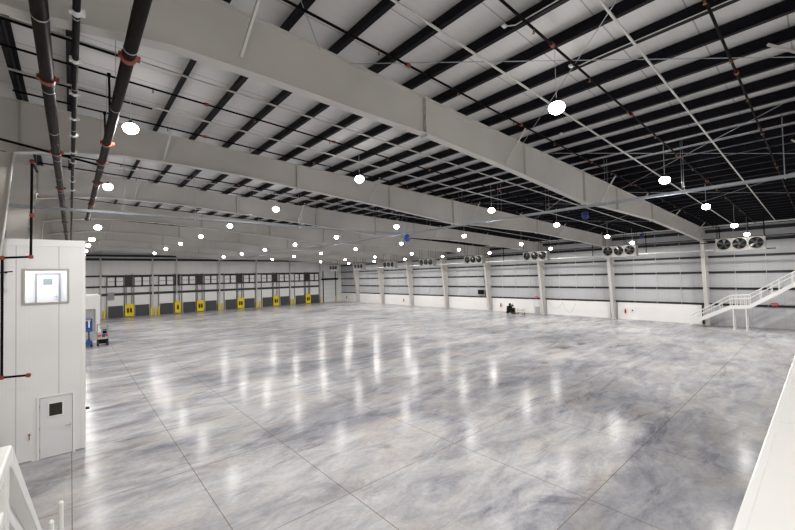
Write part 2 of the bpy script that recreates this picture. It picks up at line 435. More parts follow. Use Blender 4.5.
o = MB().tube((-2.2, 17.3, 10.78), (.75, 17.3, 10.30), .04).build('feeder_pipe', 'pipe'); tag(o, 'short black pipe along the flange of the second nearest rafter at far left', 'pipe')
# cross-bracing cables
def cp(x, y): return (x, y, rtop(x) - .06)
cab = [(cp(-2.2, .8), cp(4.85, 8.4)), (cp(5.76, 8.40), cp(15.3, -.5)), (cp(5.4, -.5), cp(14.6, 8.4)),
       (cp(16.2, 8.4), cp(26.2, -.5)), (cp(16.4, -.5), cp(26, 8.4)), (cp(27, 8.4), cp(37, -.5)), (cp(27.2, -.5), cp(37, 8.4)), (cp(22, 17.5), cp(32, 8.6)), (cp(22, 8.6), cp(32, 17.5)), (cp(33, 17.5), cp(43, 8.6)), (cp(33, 8.6), cp(43, 17.5))]
for i, (a, b) in enumerate(cab):
    o = MB().tube(a, b, .011, 6).build('bracing_cable', 'galv')
    tag(o, f'thin steel bracing rod stretched diagonally below the roof purlins, {NTH[i]} from the left', 'bracing rod', 'thin diagonal bracing rods')
# small looping conduits stapled along purlins
for i, (x, y0, y1) in enumerate(((7.95, -6, 4.2), (10.7, -6, 3.9), (15.0, -6, 6.2), (20.3, -5, 8))):
    z = rtop(x) - .01
    p = MB().path([(x - .1, y0, z), (x - .1, y1, z), (x - .16, y1 + .35, z - .05), (x - .35, y1 + .5, z - .08)], .013, 6).box(x - .45, x - .33, y1 + .46, y1 + .54, z - .11, z - .06)
    tag(p.build('lamp_conduit', 'conduit'), f'thin curved pale conduit along a black purlin, {NTH[i]} from the left', 'conduit', 'thin curved conduits on the purlins')

# big pipes running away along the left side
def longpipe(name, x0, z0, x1, z1, y0, y1, r, mt, label, joints, jmat='coupling'):
    t = empty(name, (x0, y0, z0), label, 'pipe'); loc = (x0, y0, z0)
    MB().tube((x0, y0, z0), (x1, y1, z1), r, 20).build('pipe', mt, t, loc)
    for yj in joints:
        f = (yj - y0) / (y1 - y0); xx, zz = x0 + (x1 - x0) * f, z0 + (z1 - z0) * f
        c = MB().tube((xx, yj - .07, zz), (xx, yj + .07, zz), r * 1.22, 20)
        for sgn in (-1, 1): c.box(xx + sgn * r * 1.2 - .03, xx + sgn * r * 1.2 + .05 * 1, yj - .05, yj + .05, zz - .04, zz + .04)
        c.build('coupling', jmat, t, loc)
    hz = []
    for yj in range(int(y0) + 2, int(min(y1, 30)), 3):
        f = (yj - y0) / (y1 - y0); xx, zz = x0 + (x1 - x0) * f, z0 + (z1 - z0) * f
        h = MB().tube((xx, yj, zz + r), (xx, yj, rtop(xx) + .1), .006, 6); h.ring((xx, yj, zz), (0, 1, 0), r, r + .006, .03, 20)
        h.build('hanger', 'galv', t, loc)
    return t
longpipe('sprinkler_main', -.40, 10.25, -.28, 10.25, -9, 49, .112, 'bigpipe', 'thick dark sprinkler main pipe running away at the far left of the ceiling', [10.44, 16.2, 22.2, 28.0, 34.4, 41])
longpipe('sprinkler_main', .79, 10.15, .83, 10.15, -9, 31.5, .105, 'bigpipe', 'thick dark pipe with open end just left of the first lamps', [8.31, 13.94, 16.25, 19.64, 25.3, 31.4])
longpipe('banded_pipe', .09, 10.4, .02, 10.4, -9, 60, .052, 'black', 'slim black pipe with white band labels between the two thick pipes', [7.83, 9.57, 11.27, 13.0, 14.52, 16.42, 17.78, 21.1, 23.15], 'white')
for i, (x, y, za) in enumerate(((.86, 13.3, 10.25), (.93, 16.4, 10.25))):
    o = MB().tube((x, y, za), (x - .03, y, rtop(x) - .15), .03).tube((x - .03, y, rtop(x) - .2), (x - .03, y, rtop(x) - .1), .05).build('riser_pipe', 'pipe')
    tag(o, f'short black riser above the open ended thick pipe, {ORD[i]} one', 'pipe', 'short risers above the thick pipe')

# black drop pipe with orange elbows in front of the white room
t = empty('drop_pipe', (-1.6, 16.9, 3.2), 'black fire pipe with orange elbows stepping down in front of the white room', 'pipe'); loc = (-1.6, 16.9, 3.2)
MB().path([(-.9, 18.4, 10.02), (-.95, 16.95, 10.02), (-.97, 16.95, 6.90), (-1.61, 16.95, 6.86), (-1.61, 16.95, 3.14), (-1.02, 16.95, 3.1)], .034, 12).build('pipe', 'pipe', t, loc)
for p in ((-.95, 16.95, 10.02), (-.97, 16.95, 6.90), (-1.61, 16.95, 6.86), (-1.61, 16.95, 3.14), (-1.02, 16.95, 3.1), (-.95, 16.95, 8.25)):
    MB().tube((p[0], p[1], p[2] - .06), (p[0], p[1], p[2] + .06), .048).tube((p[0] - .06, p[1], p[2]), (p[0] + .06, p[1], p[2]), .048).build('elbow', 'coupling', t, loc)
MB().tube((-1.75, 16.95, 6.39), (-1.38, 16.95, 6.43), .02).tube((-1.6, 16.95, 6.41), (-1.6, 17.94, 6.41), .02).build('bracket', 'black', t, loc)

# pipes along the right wall
def yline(name, x, z, y0, y1, r, mt, label, cat='pipe', grp=None):
    return tag(MB().tube((x, y0, z), (x, y1, z), r, 10).build(name, mt), label, cat, grp)
yline('eave_strut', 48.4, 10.13, YN + .1, YB - .2, .07, 'conduit', 'long pale round strut running below the roof near the right wall')
yline('service_pipe', 48.35, 7.75, 7.4, 70, .06, 'conduit', 'long pale pipe on the right wall passing below the fan units')
yline('service_pipe', 48.45, 7.66, 3.0, 7.35, .05, 'pipe', 'short dark pipe under the nearest fan unit')
yline('service_pipe', 49.6, 8.55, YN + .1, 44, .05, 'pipe', 'long dark pipe on the right wall level with the fan units')
yline('service_pipe', 49.7, 8.95, YN + .1, 44, .035, 'pipe', 'thinner dark pipe on the right wall just above the other dark pipe')
for i, y in enumerate((6.9, 13.2, 18.9, 31.5)):
    tag(MB().tube((48.45, y, 7.8), (48.45, y, 10.4), .045).tube((48.45, y, 7.7), (48.45, y, 7.84), .09).build('riser_pipe', 'pipe'), f'vertical dark riser pipe near the right wall, {ORD[i]} to the stairs', 'pipe', 'vertical risers near the right wall')

# ------------------------------------------------------------------ cable trays
def ladder(name, a, b, wd, label):
    a, b = Vector(a), Vector(b); d_ = (b - a).normalized(); sd = Vector((-d_.y, d_.x, 0))
    t = empty(name, a, label, 'cable tray', 'galvanised cable trays')
    sdm = MB()
    for s_ in (-1, 1): sdm.bar(a + sd * s_ * wd / 2, b + sd * s_ * wd / 2, .02, .10)
    sdm.build('side_rail', 'galv', t, a)
    rg = MB(); L = (b - a).length; n = int(L / .25)
    for i in range(n + 1):
        c = a + d_ * (i * .25); rg.bar(c - sd * wd / 2, c + sd * wd / 2, .04, .02)
    rg.build('rungs', 'galv', t, a)
    cb = MB()
    for j in range(4): cb.tube(a + sd * (-.12 + j * .06) + Vector((0, 0, .03)), b + sd * (-.12 + j * .06) + Vector((0, 0, .03)), .012, 6)
    cb.build('cables', 'blue', t, a)
    i = 1.5
    while i < L:
        c = a + d_ * i; hg = MB()
        hg.bar(c - sd * (wd / 2 + .03) - Vector((0, 0, .05)), c + sd * (wd / 2 + .03) - Vector((0, 0, .05)), .03, .03)
        for s_ in (-1, 1):
            q = c + sd * s_ * (wd / 2 + .02); hg.tube((q.x, q.y, q.z - .05), (q.x, q.y, deck(q.x)), .006, 6)
        hg.build('hanger', 'galv', t, a)
        i += 3.05
ladder('cable_tray', (XL + .1, 22.1, 9.3), (19.6, 22.1, 9.3), .3, 'galvanised ladder cable tray crossing the left side of the hall')
ladder('cable_tray', (19.9, YN + .1, 9.3), (19.9, 60, 9.3), .3, 'galvanised ladder cable tray running lengthwise through the right side of the hall')

# blue plastic wrapped things
def wrap(x, y, z, sz, label, mt='navy'):
    mb = MB(); n = 10
    rings = [(.25, 0), (.5, -.15), (.42, -.5), (.5, -.8), (.3, -1.1), (.05, -1.2)]
    vs = []
    for j, (r_, h) in enumerate(rings):
        for q in range(n):
            a = 2 * PI * q / n; rr_ = r_ * (1 + .18 * math.sin(3 * a + j)); vs.append((x + rr_ * sz * math.cos(a), y + rr_ * sz * math.sin(a), z + h * sz))
    mb.add(vs, [(j * n + q, j * n + (q + 1) % n, (j + 1) * n + (q + 1) % n, (j + 1) * n + q) for j in range(len(rings) - 1) for q in range(n)], True)
    if z > 9: mb.tube((x, y, z - .05), (x, y, deck(x) - .03), .01, 6)
    tag(mb.build('plastic_wrap', mt), label, 'plastic wrap', 'blue plastic wrapped bundles')
wrap(19.9, 21.6, 9.2, .48, 'blue plastic bundle hanging where the two cable trays meet', 'tarp')
wrap(24.5, 9.9, 9.75, .42, 'dark blue bundle hanging just under the nearest rafter')
wrap(43.6, 12.2, 9.6, .38, 'small blue bundle hanging near the right wall beyond the nearest rafter')
wrap(-1.9, 19.0, 7.99, .35, 'small blue bundle on top of the white room at far left')

# ------------------------------------------------------------------ high bay lamps
def make_lamp():
    t = empty('high_bay_lamp', (0, 0, 0), '', 'lamp')
    h = MB().tube((0, 0, .09), (0, 0, .16), .12, 20, .09).tube((0, 0, .16), (0, 0, .22), .05, 14, .04)
    h.build('housing', 'black', t)
    n = 20; dm = MB(); vs = []
    prof_ = [(.55, .11), (.88, .05), (1, -.02), (.86, -.11), (.5, -.17), (.04, -.19)]
    for (f_, h_) in prof_: vs += [(LAMP_RADIUS * f_ * math.cos(2 * PI * q / n), LAMP_RADIUS * f_ * math.sin(2 * PI * q / n), h_) for q in range(n)]
    dm.add(vs, [(j * n + q, j * n + (q + 1) % n, (j + 1) * n + (q + 1) % n, (j + 1) * n + q) for j in range(len(prof_) - 1) for q in range(n)] + [tuple(range(5 * n, 6 * n))], True)
    dm.build('lens', 'lens', t)
    hr = MB().tube((0, 0, 0), (0, 0, 1), .008, 6).build('hanging_rod', 'conduit', t); hr.location = (0, 0, .2)
    l = bpy.data.lights.new('lamp_light', 'AREA'); l.shape = 'DISK'; l.size = .42; l.energy = LAMP_POWER; l.color = (1, .97, .93)
    lo = bpy.data.objects.new('lamp_light', l); col.objects.link(lo); lo.parent = t; lo.location = (0, 0, -.21)
    return t
LX = [(1.38, 10.70), (9.86, 10.43), (20.0, 9.99), (28.65, 9.68), (38.9, 9.26), (45.8, 8.95)]
lamp0 = None
for k in range(-1, 8):
    for i, (x, z) in enumerate(LX):
        y = 4.62 + BAY * k
        if i == 4: y = 4.62 + BAY * k
        zz = z
        if i == 0 and k == 3: zz = 9.75
        if i == 0 and k == 4: zz = 9.76
        if i == 0 and k >= 5: zz = 9.95
        if lamp0 is None: t = lamp0 = make_lamp()
        else: t = copy_tree(lamp0)
        t.location = (x, y, zz)
        for ch in t.children:
            if ch.name.startswith('hanging_rod'): ch.scale.z = deck(x) - zz - .2
        row = ['row behind the camera', 'nearest crosswise row', 'second crosswise row', 'third crosswise row', 'fourth crosswise row', 'fifth crosswise row', 'sixth crosswise row', 'seventh crosswise row', 'farthest crosswise row'][k + 1]
        t['label'] = f'glowing round high bay lamp, {NTH[i]} from the left in the {row}'
        t['group'] = 'high bay lamps hanging in rows'

# ------------------------------------------------------------------ fan units by the right wall
def make_fan_unit():
    t = empty('fan_unit', (0, 0, 0), '', 'fan unit')
    L, H, D = 3.05, 1.06, .75          # along y, height, depth; fans face -x
    hs = MB().box(0.02, D, -L / 2, L / 2, 0, H)
    hs.box(-.01, .03, -L / 2, L / 2, 0, .05).box(-.01, .03, -L / 2, L / 2, H - .05, H)
    for yy in (-L / 2, -.5, .5, L / 2): hs.box(-.012, .03, yy - .025, yy + .025, 0, H)
    bevel(hs.build('housing', 'fan', t), .015, 1)
    MB().box(-.06, D + .05, -L / 2 - .1, L / 2 + .25, -.07, 0).build('drip_tray', 'skin_grey', t)
    for j in (-1, 0, 1):
        yc = j * 1.0; zc = H / 2 + .02
        f = MB().ring((-.03, yc, zc), (1, 0, 0), .46, .485, .10, 28).build('fan_ring', 'fan', t)
        bk = MB().tube((.012, yc, zc), (.018, yc, zc), .46, 28).build('fan_opening', 'black', t)
        bl = MB()
        for q in range(5):
            a = 2 * PI * q / 5 + j * .5
            ca, sa = math.cos(a), math.sin(a)
            def P(r_, s_, dx): return (-.03 + dx, yc + ca * r_ - sa * s_, zc + sa * r_ + ca * s_)
            v = [P(.08, -.05, -.02), P(.40, -.15, -.03), P(.41, .06, .02), P(.08, .05, .02)]
            v2 = [(p[0] + .006, p[1], p[2]) for p in v]
            bl.hexa(v, v2)
        bl.tube((-.08, yc, zc), (.01, yc, zc), .09, 14)
        bl.build('fan_blades', 'blade', t)
    for yy in (-L / 2 + .05, L / 2 - .05, -.5):
        for xx in (.1, D - .1): MB().tube((xx, yy, H), (xx, yy, H + 1.98), .022, 6).build('hanger_rod', 'black', t)
    return t
fan0 = None
for k in range(8):
    t = make_fan_unit() if fan0 is None else copy_tree(fan0)
    fan0 = fan0 or t
    t.location = (42.0, 4.72 + BAY * k, 7.42)
    t['label'] = f'{ORD[k] if k < 7 else "farthest"} white three fan cooling unit hung near the right wall'
    t['group'] = 'three fan cooling units along the right wall'
    for c in t.children:
        if c.name.startswith('hanger_rods'): pass

# ------------------------------------------------------------------ white insulated room at left
OX, OY, OZ = .40, 17.95, 7.55
t = empty('panel_room', (0, OY, 0), 'tall white insulated panel room at far left with a window high up and a door', 'room')
loc = (0, OY, 0)
wx0, wx1, wz0, wz1 = -1.18, -.10, 5.37, 6.47
dx0, dx1, dz = -.80, .055, 2.08
fr = MB()
xl = XL + .02
fr.box(xl, wx0, OY, OY + .12, dz, OZ).box(wx1, OX, OY, OY + .12, dz, OZ).box(wx0, wx1, OY, OY + .12, dz, wz0).box(wx0, wx1, OY, OY + .12, wz1, OZ)
fr.box(xl, dx0, OY, OY + .12, 0, dz).box(dx1, OX, OY, OY + .12, 0, dz)
fr.box(OX - .12, OX, OY + .12, OY + 8, 0, OZ).box(xl, OX - .12, OY + 7.88, OY + 8, 0, OZ)
fr.box(xl, OX, OY + .12, OY + 7.88, OZ - .12, OZ)
fr.box(xl, OX - .12, OY + .12, OY + 7.88, 4.4, 4.55)     # upper floor
fr.box(xl, OX - .12, OY + 2.2, OY + 2.3, 4.55, OZ - .12)  # inner wall seen through the window
fr.build('wall_panels', 'office', t, loc)
MB().box(xl, OX + .012, OY - .012, OY, OZ - .22, OZ + .012).box(OX - .1, OX + .012, OY - .012, OY, 0, OZ - .22).box(OX, OX + .012, OY, OY + 8, 0, OZ + .012).build('corner_trim', 'white', t, loc)
wf = MB(); e = .07
for (a, b, c_, d_) in ((wx0 - e, wx1 + e, wz0 - e, wz0), (wx0 - e, wx1 + e, wz1, wz1 + e), (wx0 - e, wx0, wz0, wz1), (wx1, wx1 + e, wz0, wz1)):
    wf.box(a, b, OY - .025, OY + .13, c_, d_)
wfo = wf.build('window_frame', 'alu', t, loc)
p = MB().box(wx0, wx1, OY + .05, OY + .056, wz0, wz1).build('pane', 'glass', wfo); p.location = (0, 0, 0)
p.data.transform(Matrix.Translation((0, -OY, 0)))
idr = MB().box(-.98, -.36, OY + 2.16, OY + 2.2, 4.55, 6.38).build('inner_door', 'white', t, loc)
q = MB().box(-.80, -.54, OY + 2.15, OY + 2.165, 5.98, 6.22).build('door_window', 'frost', idr); q.data.transform(Matrix.Translation((0, -OY, 0)))
q = MB().tube((-.42, OY + 2.10, 5.5), (-.42, OY + 2.16, 5.5), .03).tube((-.42, OY + 2.1, 5.5), (-.5, OY + 2.1, 5.5), .012).build('handle', 'alu', idr); q.data.transform(Matrix.Translation((0, -OY, 0)))
fm = MB()
for a, b, c_, d_ in ((-1.03, -.98, 4.55, 6.43), (-.36, -.31, 4.55, 6.43), (-.98, -.36, 6.38, 6.43)): fm.box(a, b, OY + 2.14, OY + 2.2, c_, d_)
fm.build('inner_door_frame', 'skin_grey', t, loc)
l = bpy.data.lights.new('room_ceiling_light', 'AREA'); l.shape = 'RECTANGLE'; l.size = 1.6; l.size_y = .6; l.energy = 75; l.color = (.93, .95, 1)
lo = bpy.data.objects.new('room_ceiling_light', l); col.objects.link(lo); lo.parent = t; lo.location = (-.9, 1.1, OZ - .16)
dr = MB().box(dx0 + .01, dx1 - .01, OY - .015, OY + .04, .02, dz - .01).build('door', 'door', t, loc)
q = MB().box(-.56, -.22, OY - .022, OY - .012, 1.42, 1.84).build('door_window', 'glassdark', dr); q.data.transform(Matrix.Translation((0, -OY, 0)))
q = MB()
for a, b, c_, d_ in ((-.59, -.19, 1.39, 1.42), (-.59, -.19, 1.84, 1.87), (-.59, -.56, 1.42, 1.84), (-.22, -.19, 1.42, 1.84)): q.box(a, b, OY - .028, OY - .012, c_, d_)
q = q.build('window_trim', 'white', dr); q.data.transform(Matrix.Translation((0, -OY, 0)))
q = MB().tube((-.02, OY - .08, 1.02), (-.02, OY - .015, 1.02), .035).tube((-.02, OY - .075, 1.02), (-.14, OY - .075, 1.02), .014).build('handle', 'alu', dr); q.data.transform(Matrix.Translation((0, -OY, 0)))
for z in (.3, 1.05, 1.8):
    q = MB().tube((dx0 + .005, OY - .03, z - .06), (dx0 + .005, OY - .03, z + .06), .014, 8).build('hinge', 'alu', dr); q.data.transform(Matrix.Translation((0, -OY, 0)))
df = MB()
for a, b, c_, d_ in ((dx0 - .07, dx0, 0, dz + .06), (dx1, dx1 + .07, 0, dz + .06), (dx0, dx1, dz, dz + .06)): df.box(a, b, OY - .03, OY + .05, c_, d_)
df.build('door_frame', 'white', t, loc)
MB().tube((-1.05, OY - .03, .92), (-1.05, OY, .92), .03).tube((-1.05, OY - .03, .75), (-1.05, OY - .03, .92), .012).build('wall_tap', 'brass', t, loc)
kk = MB().box(-1.45, -1.0, OY - .02, OY, 0, .05).box(.12, .38, OY - .02, OY, 0, .05); kk.build('foot_strip', 'skin_grey', t, loc)
MB().tube((OX + .012, OY + .8, 1.25), (OX + .14, OY + .8, 1.25), .05).build('wall_valve', 'rust', t, loc)

# second, lower white room
t = empty('panel_room', (0, 60, 0), 'low white panel room with a dark doorway behind the tall white room', 'room'); loc = (0, 60, 0)
MB().box(2.28, 2.78, 59.9, 60, 0, 4.5).box(XL + .02, 1.0, 59.9, 60, 0, 4.5).box(1.0, 2.28, 59.9, 60, 2.7, 4.5).box(2.68, 2.78, 60, 66, 0, 4.5).box(XL + .02, 2.68, 65.9, 66, 0, 4.5).box(XL + .02, 2.68, 60, 65.9, 4.4, 4.5).build('wall_panels', 'white', t, loc)
MB().box(1.0, 2.28, 60.02, 60.08, 0, 2.7).build('roller_door', 'greydoor', t, loc)
MB().box(.95, 2.33, 59.86, 59.92, 2.7, 2.8).box(2.28, 2.34, 59.86, 59.92, 0, 2.7).build('door_frame', 'skin_grey', t, loc)

# ------------------------------------------------------------------ dock wall
S = 1.005
DP = [(4.76, 6.79), (8.52, 10.58), (12.26, 14.22), (15.97, 17.93), (19.80, 21.80), (23.45, 25.48), (27.25, 29.3), (31.0, 33.05), (34.99, 37.0), (38.6, 40.65), (42.45, 44.45)]
YU = [(7.0, 8.3, 2), (14.36, 15.62, 1), (18.1, 19.5, 2), (25.62, 26.95, 2), (33.15, 34.5, 2), (40.8, 42.2, 2)]
def make_dock(wd):
    t = empty('dock_door', (0, 0, 0), '', 'dock door')
    h = wd / 2
    MB().box(-h - .12, h + .12, -.16, -.10, 0, 3.72).build('door_panel', 'white', t)
    tr = MB()
    for s_ in (-1, 1): tr.box(s_ * (h + .2) - .04, s_ * (h + .2) + .04, -.28, -.10, 0, 7.3)
    tr.build('track', 'track', t)
    MB().box(-h, h, -.34, -.22, .02, 1.98).box(-h, h, -.36, -.34, 1.86, 1.98).build('leveler_plate', 'dockplate', t)
    f = MB()
    for a, b, c_, d_ in ((-h - .16, h + .16, 5.30, 5.42), (-h - .16, h + .16, 6.86, 7.0), (-h - .16, -h - .08, 5.42, 6.86), (h + .08, h + .16, 5.42, 6.86)): f.box(a, b, -.22, -.12, c_, d_)
    f = f.build('transom_frame', 'black', t)
    MB().box(-h - .08, h + .08, -.17, -.14, 5.42, 6.86).build('transom_panel', 'white', f)
    MB().box(-h, h, -.19, -.17, 6.1, 6.2).build('transom_rail', 'skin_grey', f)
    MB().box(-.12, .12, -.26, -.13, 5.35, 6.95).build('red_post', 'rust', t)
    return t
d0 = None
names = ['leftmost'] + [NTH[i] + ' from the left' for i in range(1, 10)] + ['rightmost']
for i, (a, b) in enumerate(DP):
    t = make_dock(2.02) if d0 is None else copy_tree(d0)
    d0 = d0 or t
    t.location = ((a + b) / 2 * S, YB, 0)
    t['label'] = f'white loading dock door behind an upright dark grey leveler plate, {names[i]} in the row'
    t['group'] = 'loading dock doors along the far wall'
def make_unit(wd, n):
    t = empty('dock_guard', (0, 0, 0), '', 'dock control unit')
    h = wd / 2
    b = MB().box(-h, h, -.75, -.30, .12, 2.12).box(-h, -h + .14, -.80, -.25, 0, 2.2).box(h - .14, h, -.80, -.25, 0, 2.2).box(-h, h, -.80, -.25, 2.12, 2.22).box(-h, h, -.8, -.74, .10, .28)
    bevel(b.build('guard_frame', 'yellow', t), .02, 1)
    for j in range(n):
        xc = (j - (n - 1) / 2) * .42
        c = MB().box(xc - .13, xc + .13, -.84, -.75, .75, 1.55).build('control_box', 'black', t)
        MB().box(xc - .08, xc + .08, -.865, -.84, 1.32, 1.5).build('warning_light', 'red', c)
    tr = MB().box(-h * .62 - .05, -h * .62 + .05, -.3, -.15, 2.2, 7.4).box(h * .62 - .05, h * .62 + .05, -.3, -.15, 2.2, 7.4)
    tr.build('conduit_riser', 'track', t)
    MB().box(-h * .8, h * .8, -.40, -.16, 5.3, 7.1).build('spring_cabinet', 'rust', t)
    return t
u2 = None
ul = ['leftmost', 'narrow second from the left', 'third from the left', 'fourth from the left', 'fifth from the left', 'rightmost']
for i, (a, b, n) in enumerate(YU):
    if n == 1: t = make_unit(1.05, 1)
    else:
        t = make_unit(1.3, 2) if u2 is None else copy_tree(u2); u2 = u2 or t
    t.location = ((a + b) / 2 * S, YB, 0)
    t['label'] = f'yellow steel dock control unit between two grey plates, {ul[i]}'
    t['group'] = 'yellow dock control units'
# bollards
def make_bollard():
    mb = MB().tube((0, 0, 0), (0, 0, 1.05), .155, 14)
    n = 14; vs = []
    for j, (r_, h) in enumerate(((.155, 1.05), (.11, 1.12), (.04, 1.16))):
        vs += [(r_ * math.cos(2 * PI * q / n), r_ * math.sin(2 * PI * q / n), h) for q in range(n)]
    mb.add(vs, [(j * n + q, j * n + (q + 1) % n, (j + 1) * n + (q + 1) % n, (j + 1) * n + q) for j in range(2) for q in range(n)] + [tuple(range(2 * n, 3 * n))], True)
    return mb.build('bollard', 'yellow')
BX = [4.25, 10.85, 11.50, 12.0, 22.15, 22.75, 29.6, 30.45, 37.38, 38.15, 44.95, 49.1]
b0 = None
bl = ['leftmost'] + [NTH[i] + ' from the left' for i in range(1, 11)] + ['rightmost, beside the big roller door']
for i, x in enumerate(BX):
    o = make_bollard() if b0 is None else b0.copy()
    if b0 is not None: col.objects.link(o)
    b0 = b0 or o
    o.location = (x * S, YB - .55, 0)
    tag(o, f'yellow bollard in front of the dock wall, {bl[i]}', 'bollard', 'yellow bollards at the dock wall')
    o.scale.z = 1.2
# white posts
for i, x in enumerate((3.77, 11.14, 14.91, 22.4, 29.75, 37.3, 44.95)):
    mb = MB().box(x * S - .1, x * S + .1, YB - .42, YB - .40, 0, rtop(x * S)).box(x * S - .01, x * S + .01, YB - .42, YB - .2, 0, rtop(x * S)).box(x * S - .1, x * S + .1, YB - .2, YB - .18, 0, rtop(x * S))
    if i == 2: mb = MB().box(x * S - .07, x * S + .07, YB - .42, YB - .2, 3.7, 10.6)
    tag(mb.build('steel_post', 'conduit'), f'slender pale steel post against the dock wall, {NTH[i]} from the left', 'post', 'slender posts along the dock wall')
# big roller door in the far corner
t = empty('roller_door', (47.9, YB, 0), 'tall white sectional door in the far right corner beyond the dock doors', 'door'); loc = (47.9, YB, 0)
MB().box(46.1, 49.4, YB - .2, YB - .14, 0, 5.3).build('door_panel', 'door', t, loc)
g = MB()
for z in (1.06, 2.12, 3.18, 4.24): g.box(46.1, 49.4, YB - .203, YB - .2, z - .015, z + .015)
g.build('section_joint', 'skin_grey', t, loc)
for x in (46.75, 47.75, 48.75): MB().box(x - .25, x + .25, YB - .215, YB - .2, 2.25, 2.45).build('window_light', 'white', t, loc)
MB().box(45.95, 46.1, YB - .3, YB - .13, 0, 7.5).box(49.4, 49.55, YB - .3, YB - .13, 0, 7.5).build('track', 'black', t, loc)
MB().box(45.6, 50.2, YB - .35, YB - .12, 5.35, 5.75).build('spring_shaft', 'black', t, loc)
# grey cabinet on the dock wall
tag(MB().box(4.7, 5.6, YB - .5, YB - .3, 3.1, 4.3).build('wall_cabinet', 'skin_grey'), 'grey electrical cabinet on the dock wall left of the first dock door', 'cabinet')
# horizontal headers left of first post
tag(MB().box(XL + .1, 14.9, YB - .5, YB - .38, 10.4, 10.75).build('header_beam', 'girt'), 'dark beam high up across the left end of the dock wall', 'beam')

# ------------------------------------------------------------------ blue lift, small cart
def wheels(pts, r, wd, parent, loc, axis='x'):
    for (x, y) in pts:
        a, b = ((x - wd / 2, y, r), (x + wd / 2, y, r)) if axis == 'x' else ((x, y - wd / 2, r), (x, y + wd / 2, r))
        MB().tube(a, b, r, 16).build('wheel', 'rubber', parent, loc)
lx, ly = .95, 46.4
t = empty('scissor_lift', (lx, ly, 0), 'blue scissor lift parked beside the tall white room', 'lift'); loc = (lx, ly, 0)
bevel(MB().box(lx - .6, lx + .6, ly - .9, ly + .9, .22, .62).build('chassis', 'blue', t, loc), .04)
wheels([(lx - .55, ly - .6), (lx + .55, ly - .6), (lx - .55, ly + .6), (lx + .55, ly + .6)], .2, .14, t, loc)
sc_ = MB()
for lv in range(3):
    z = .68 + lv * .26
    for xx in (lx - .35, lx + .35):
        sc_.bar((xx, ly - .8, z), (xx, ly + .8, z + .24), .05, .06); sc_.bar((xx + .05, ly + .8, z), (xx + .05, ly - .8, z + .24), .05, .06)
sc_.build('scissor_arms', 'black', t, loc)
MB().box(lx - .6, lx + .6, ly - .9, ly + .9, 1.46, 1.58).build('platform', 'blue', t, loc)
g = MB()
for z in (2.05, 2.62):
    for a, b in (((-.57, -.87), (.57, -.87)), ((.57, -.87), (.57, .87)), ((.57, .87), (-.57, .87)), ((-.57, .87), (-.57, -.87))):
        g.tube((lx + a[0], ly + a[1], z), (lx + b[0], ly + b[1], z), .03, 8)
for a in ((-.57, -.87), (.57, -.87), (.57, .87), (-.57, .87), (0, -.87), (.57, 0)): g.tube((lx + a[0], ly + a[1], 1.55), (lx + a[0], ly + a[1], 2.62), .03, 8)
g.box(lx - .55, lx + .56, ly - .9, ly - .86, 1.6, 2.45)
g.build('guard_rail', 'blue', t, loc)
MB().box(lx + .30, lx + .40, ly - .93, ly - .88, 1.85, 2.5).build('sign_board', 'white', t, loc)
cx, cy = 2.33, 46.2
t = empty('work_cart', (cx, cy, 0), 'small cluttered work cart with red and blue parts on black wheels near the blue lift', 'cart'); loc = (cx, cy, 0)
bevel(MB().box(cx - .42, cx + .42, cy - .5, cy + .5, .22, .62).build('base', 'black', t, loc), .05)
wheels([(cx - .36, cy - .4), (cx + .36, cy - .4), (cx - .36, cy + .4), (cx + .36, cy + .4)], .22, .14, t, loc)
MB().box(cx - .38, cx + .38, cy - .4, cy + .4, .62, .84).build('deck', 'beige', t, loc)
MB().box(cx - .36, cx - .12, cy - .35, cy + .3, .84, 1.05).box(cx + .24, cx + .36, cy - .35, cy + .2, .84, 1.1).build('red_box', 'red', t, loc)
MB().box(cx - .06, cx + .18, cy - .42, cy - .1, .8, 1.1).build('blue_box', 'blue', t, loc)
MB().box(cx + .0, cx + .3, cy - .2, cy + .2, 1.12, 1.5).build('motor', 'black', t, loc)
g = MB()
for z in (1.45, 2.0):
    g.path([(cx - .4, cy - .45, z), (cx + .4, cy - .45, z), (cx + .4, cy + .45, z), (cx - .4, cy + .45, z), (cx - .4, cy - .45, z)], .024, 8)
for a in ((-.4, -.45), (.4, -.45), (.4, .45), (-.4, .45)): g.tube((cx + a[0], cy + a[1], .6), (cx + a[0], cy + a[1], 2.0), .024, 8)
g.build('guard_rail', 'skin_grey', t, loc)
MB().box(cx - .38, cx - .15, cy - .47, cy - .44, 1.3, 1.6).build('sign_board', 'white', t, loc)

# ------------------------------------------------------------------ black machine and beige cart at the right wall
mx, my = 48.5, 30.6
t = empty('sweeping_machine', (mx, my, 0), 'black ride on floor machine parked at the foot of the right wall', 'machine'); loc = (mx, my, 0)
bevel(MB().box(mx - .4, mx + .4, my - .55, my + .5, .2, .85).box(mx - .35, mx + .35, my - .1, my + .5, .85, 1.15).build('body', 'black', t, loc), .06)
wheels([(mx - .35, my - .4), (mx + .35, my - .4), (mx, my + .55)], .2, .14, t, loc)
bevel(MB().box(mx - .25, mx + .25, my - .35, my + .15, 1.15, 1.28).box(mx - .25, mx + .25, my + .1, my + .2, 1.2, 1.55).build('seat', 'rubber', t, loc), .04)
MB().tube((mx, my - .5, .85), (mx, my - .3, 1.4), .03).ring((mx, my - .28, 1.42), (0, .5, 1), .12, .16, .03, 16).build('steering_wheel', 'black', t, loc)
kx, ky = 48.7, 29.35
t = empty('hand_cart', (kx, ky, 0), 'low beige flat cart standing right of the black floor machine', 'cart'); loc = (kx, ky, 0)
MB().box(kx - .35, kx + .35, ky - .75, ky + .55, .55, .63).box(kx - .33, kx + .33, ky - .7, ky + .5, .25, .3).build('shelf', 'beige', t, loc)
g = MB()
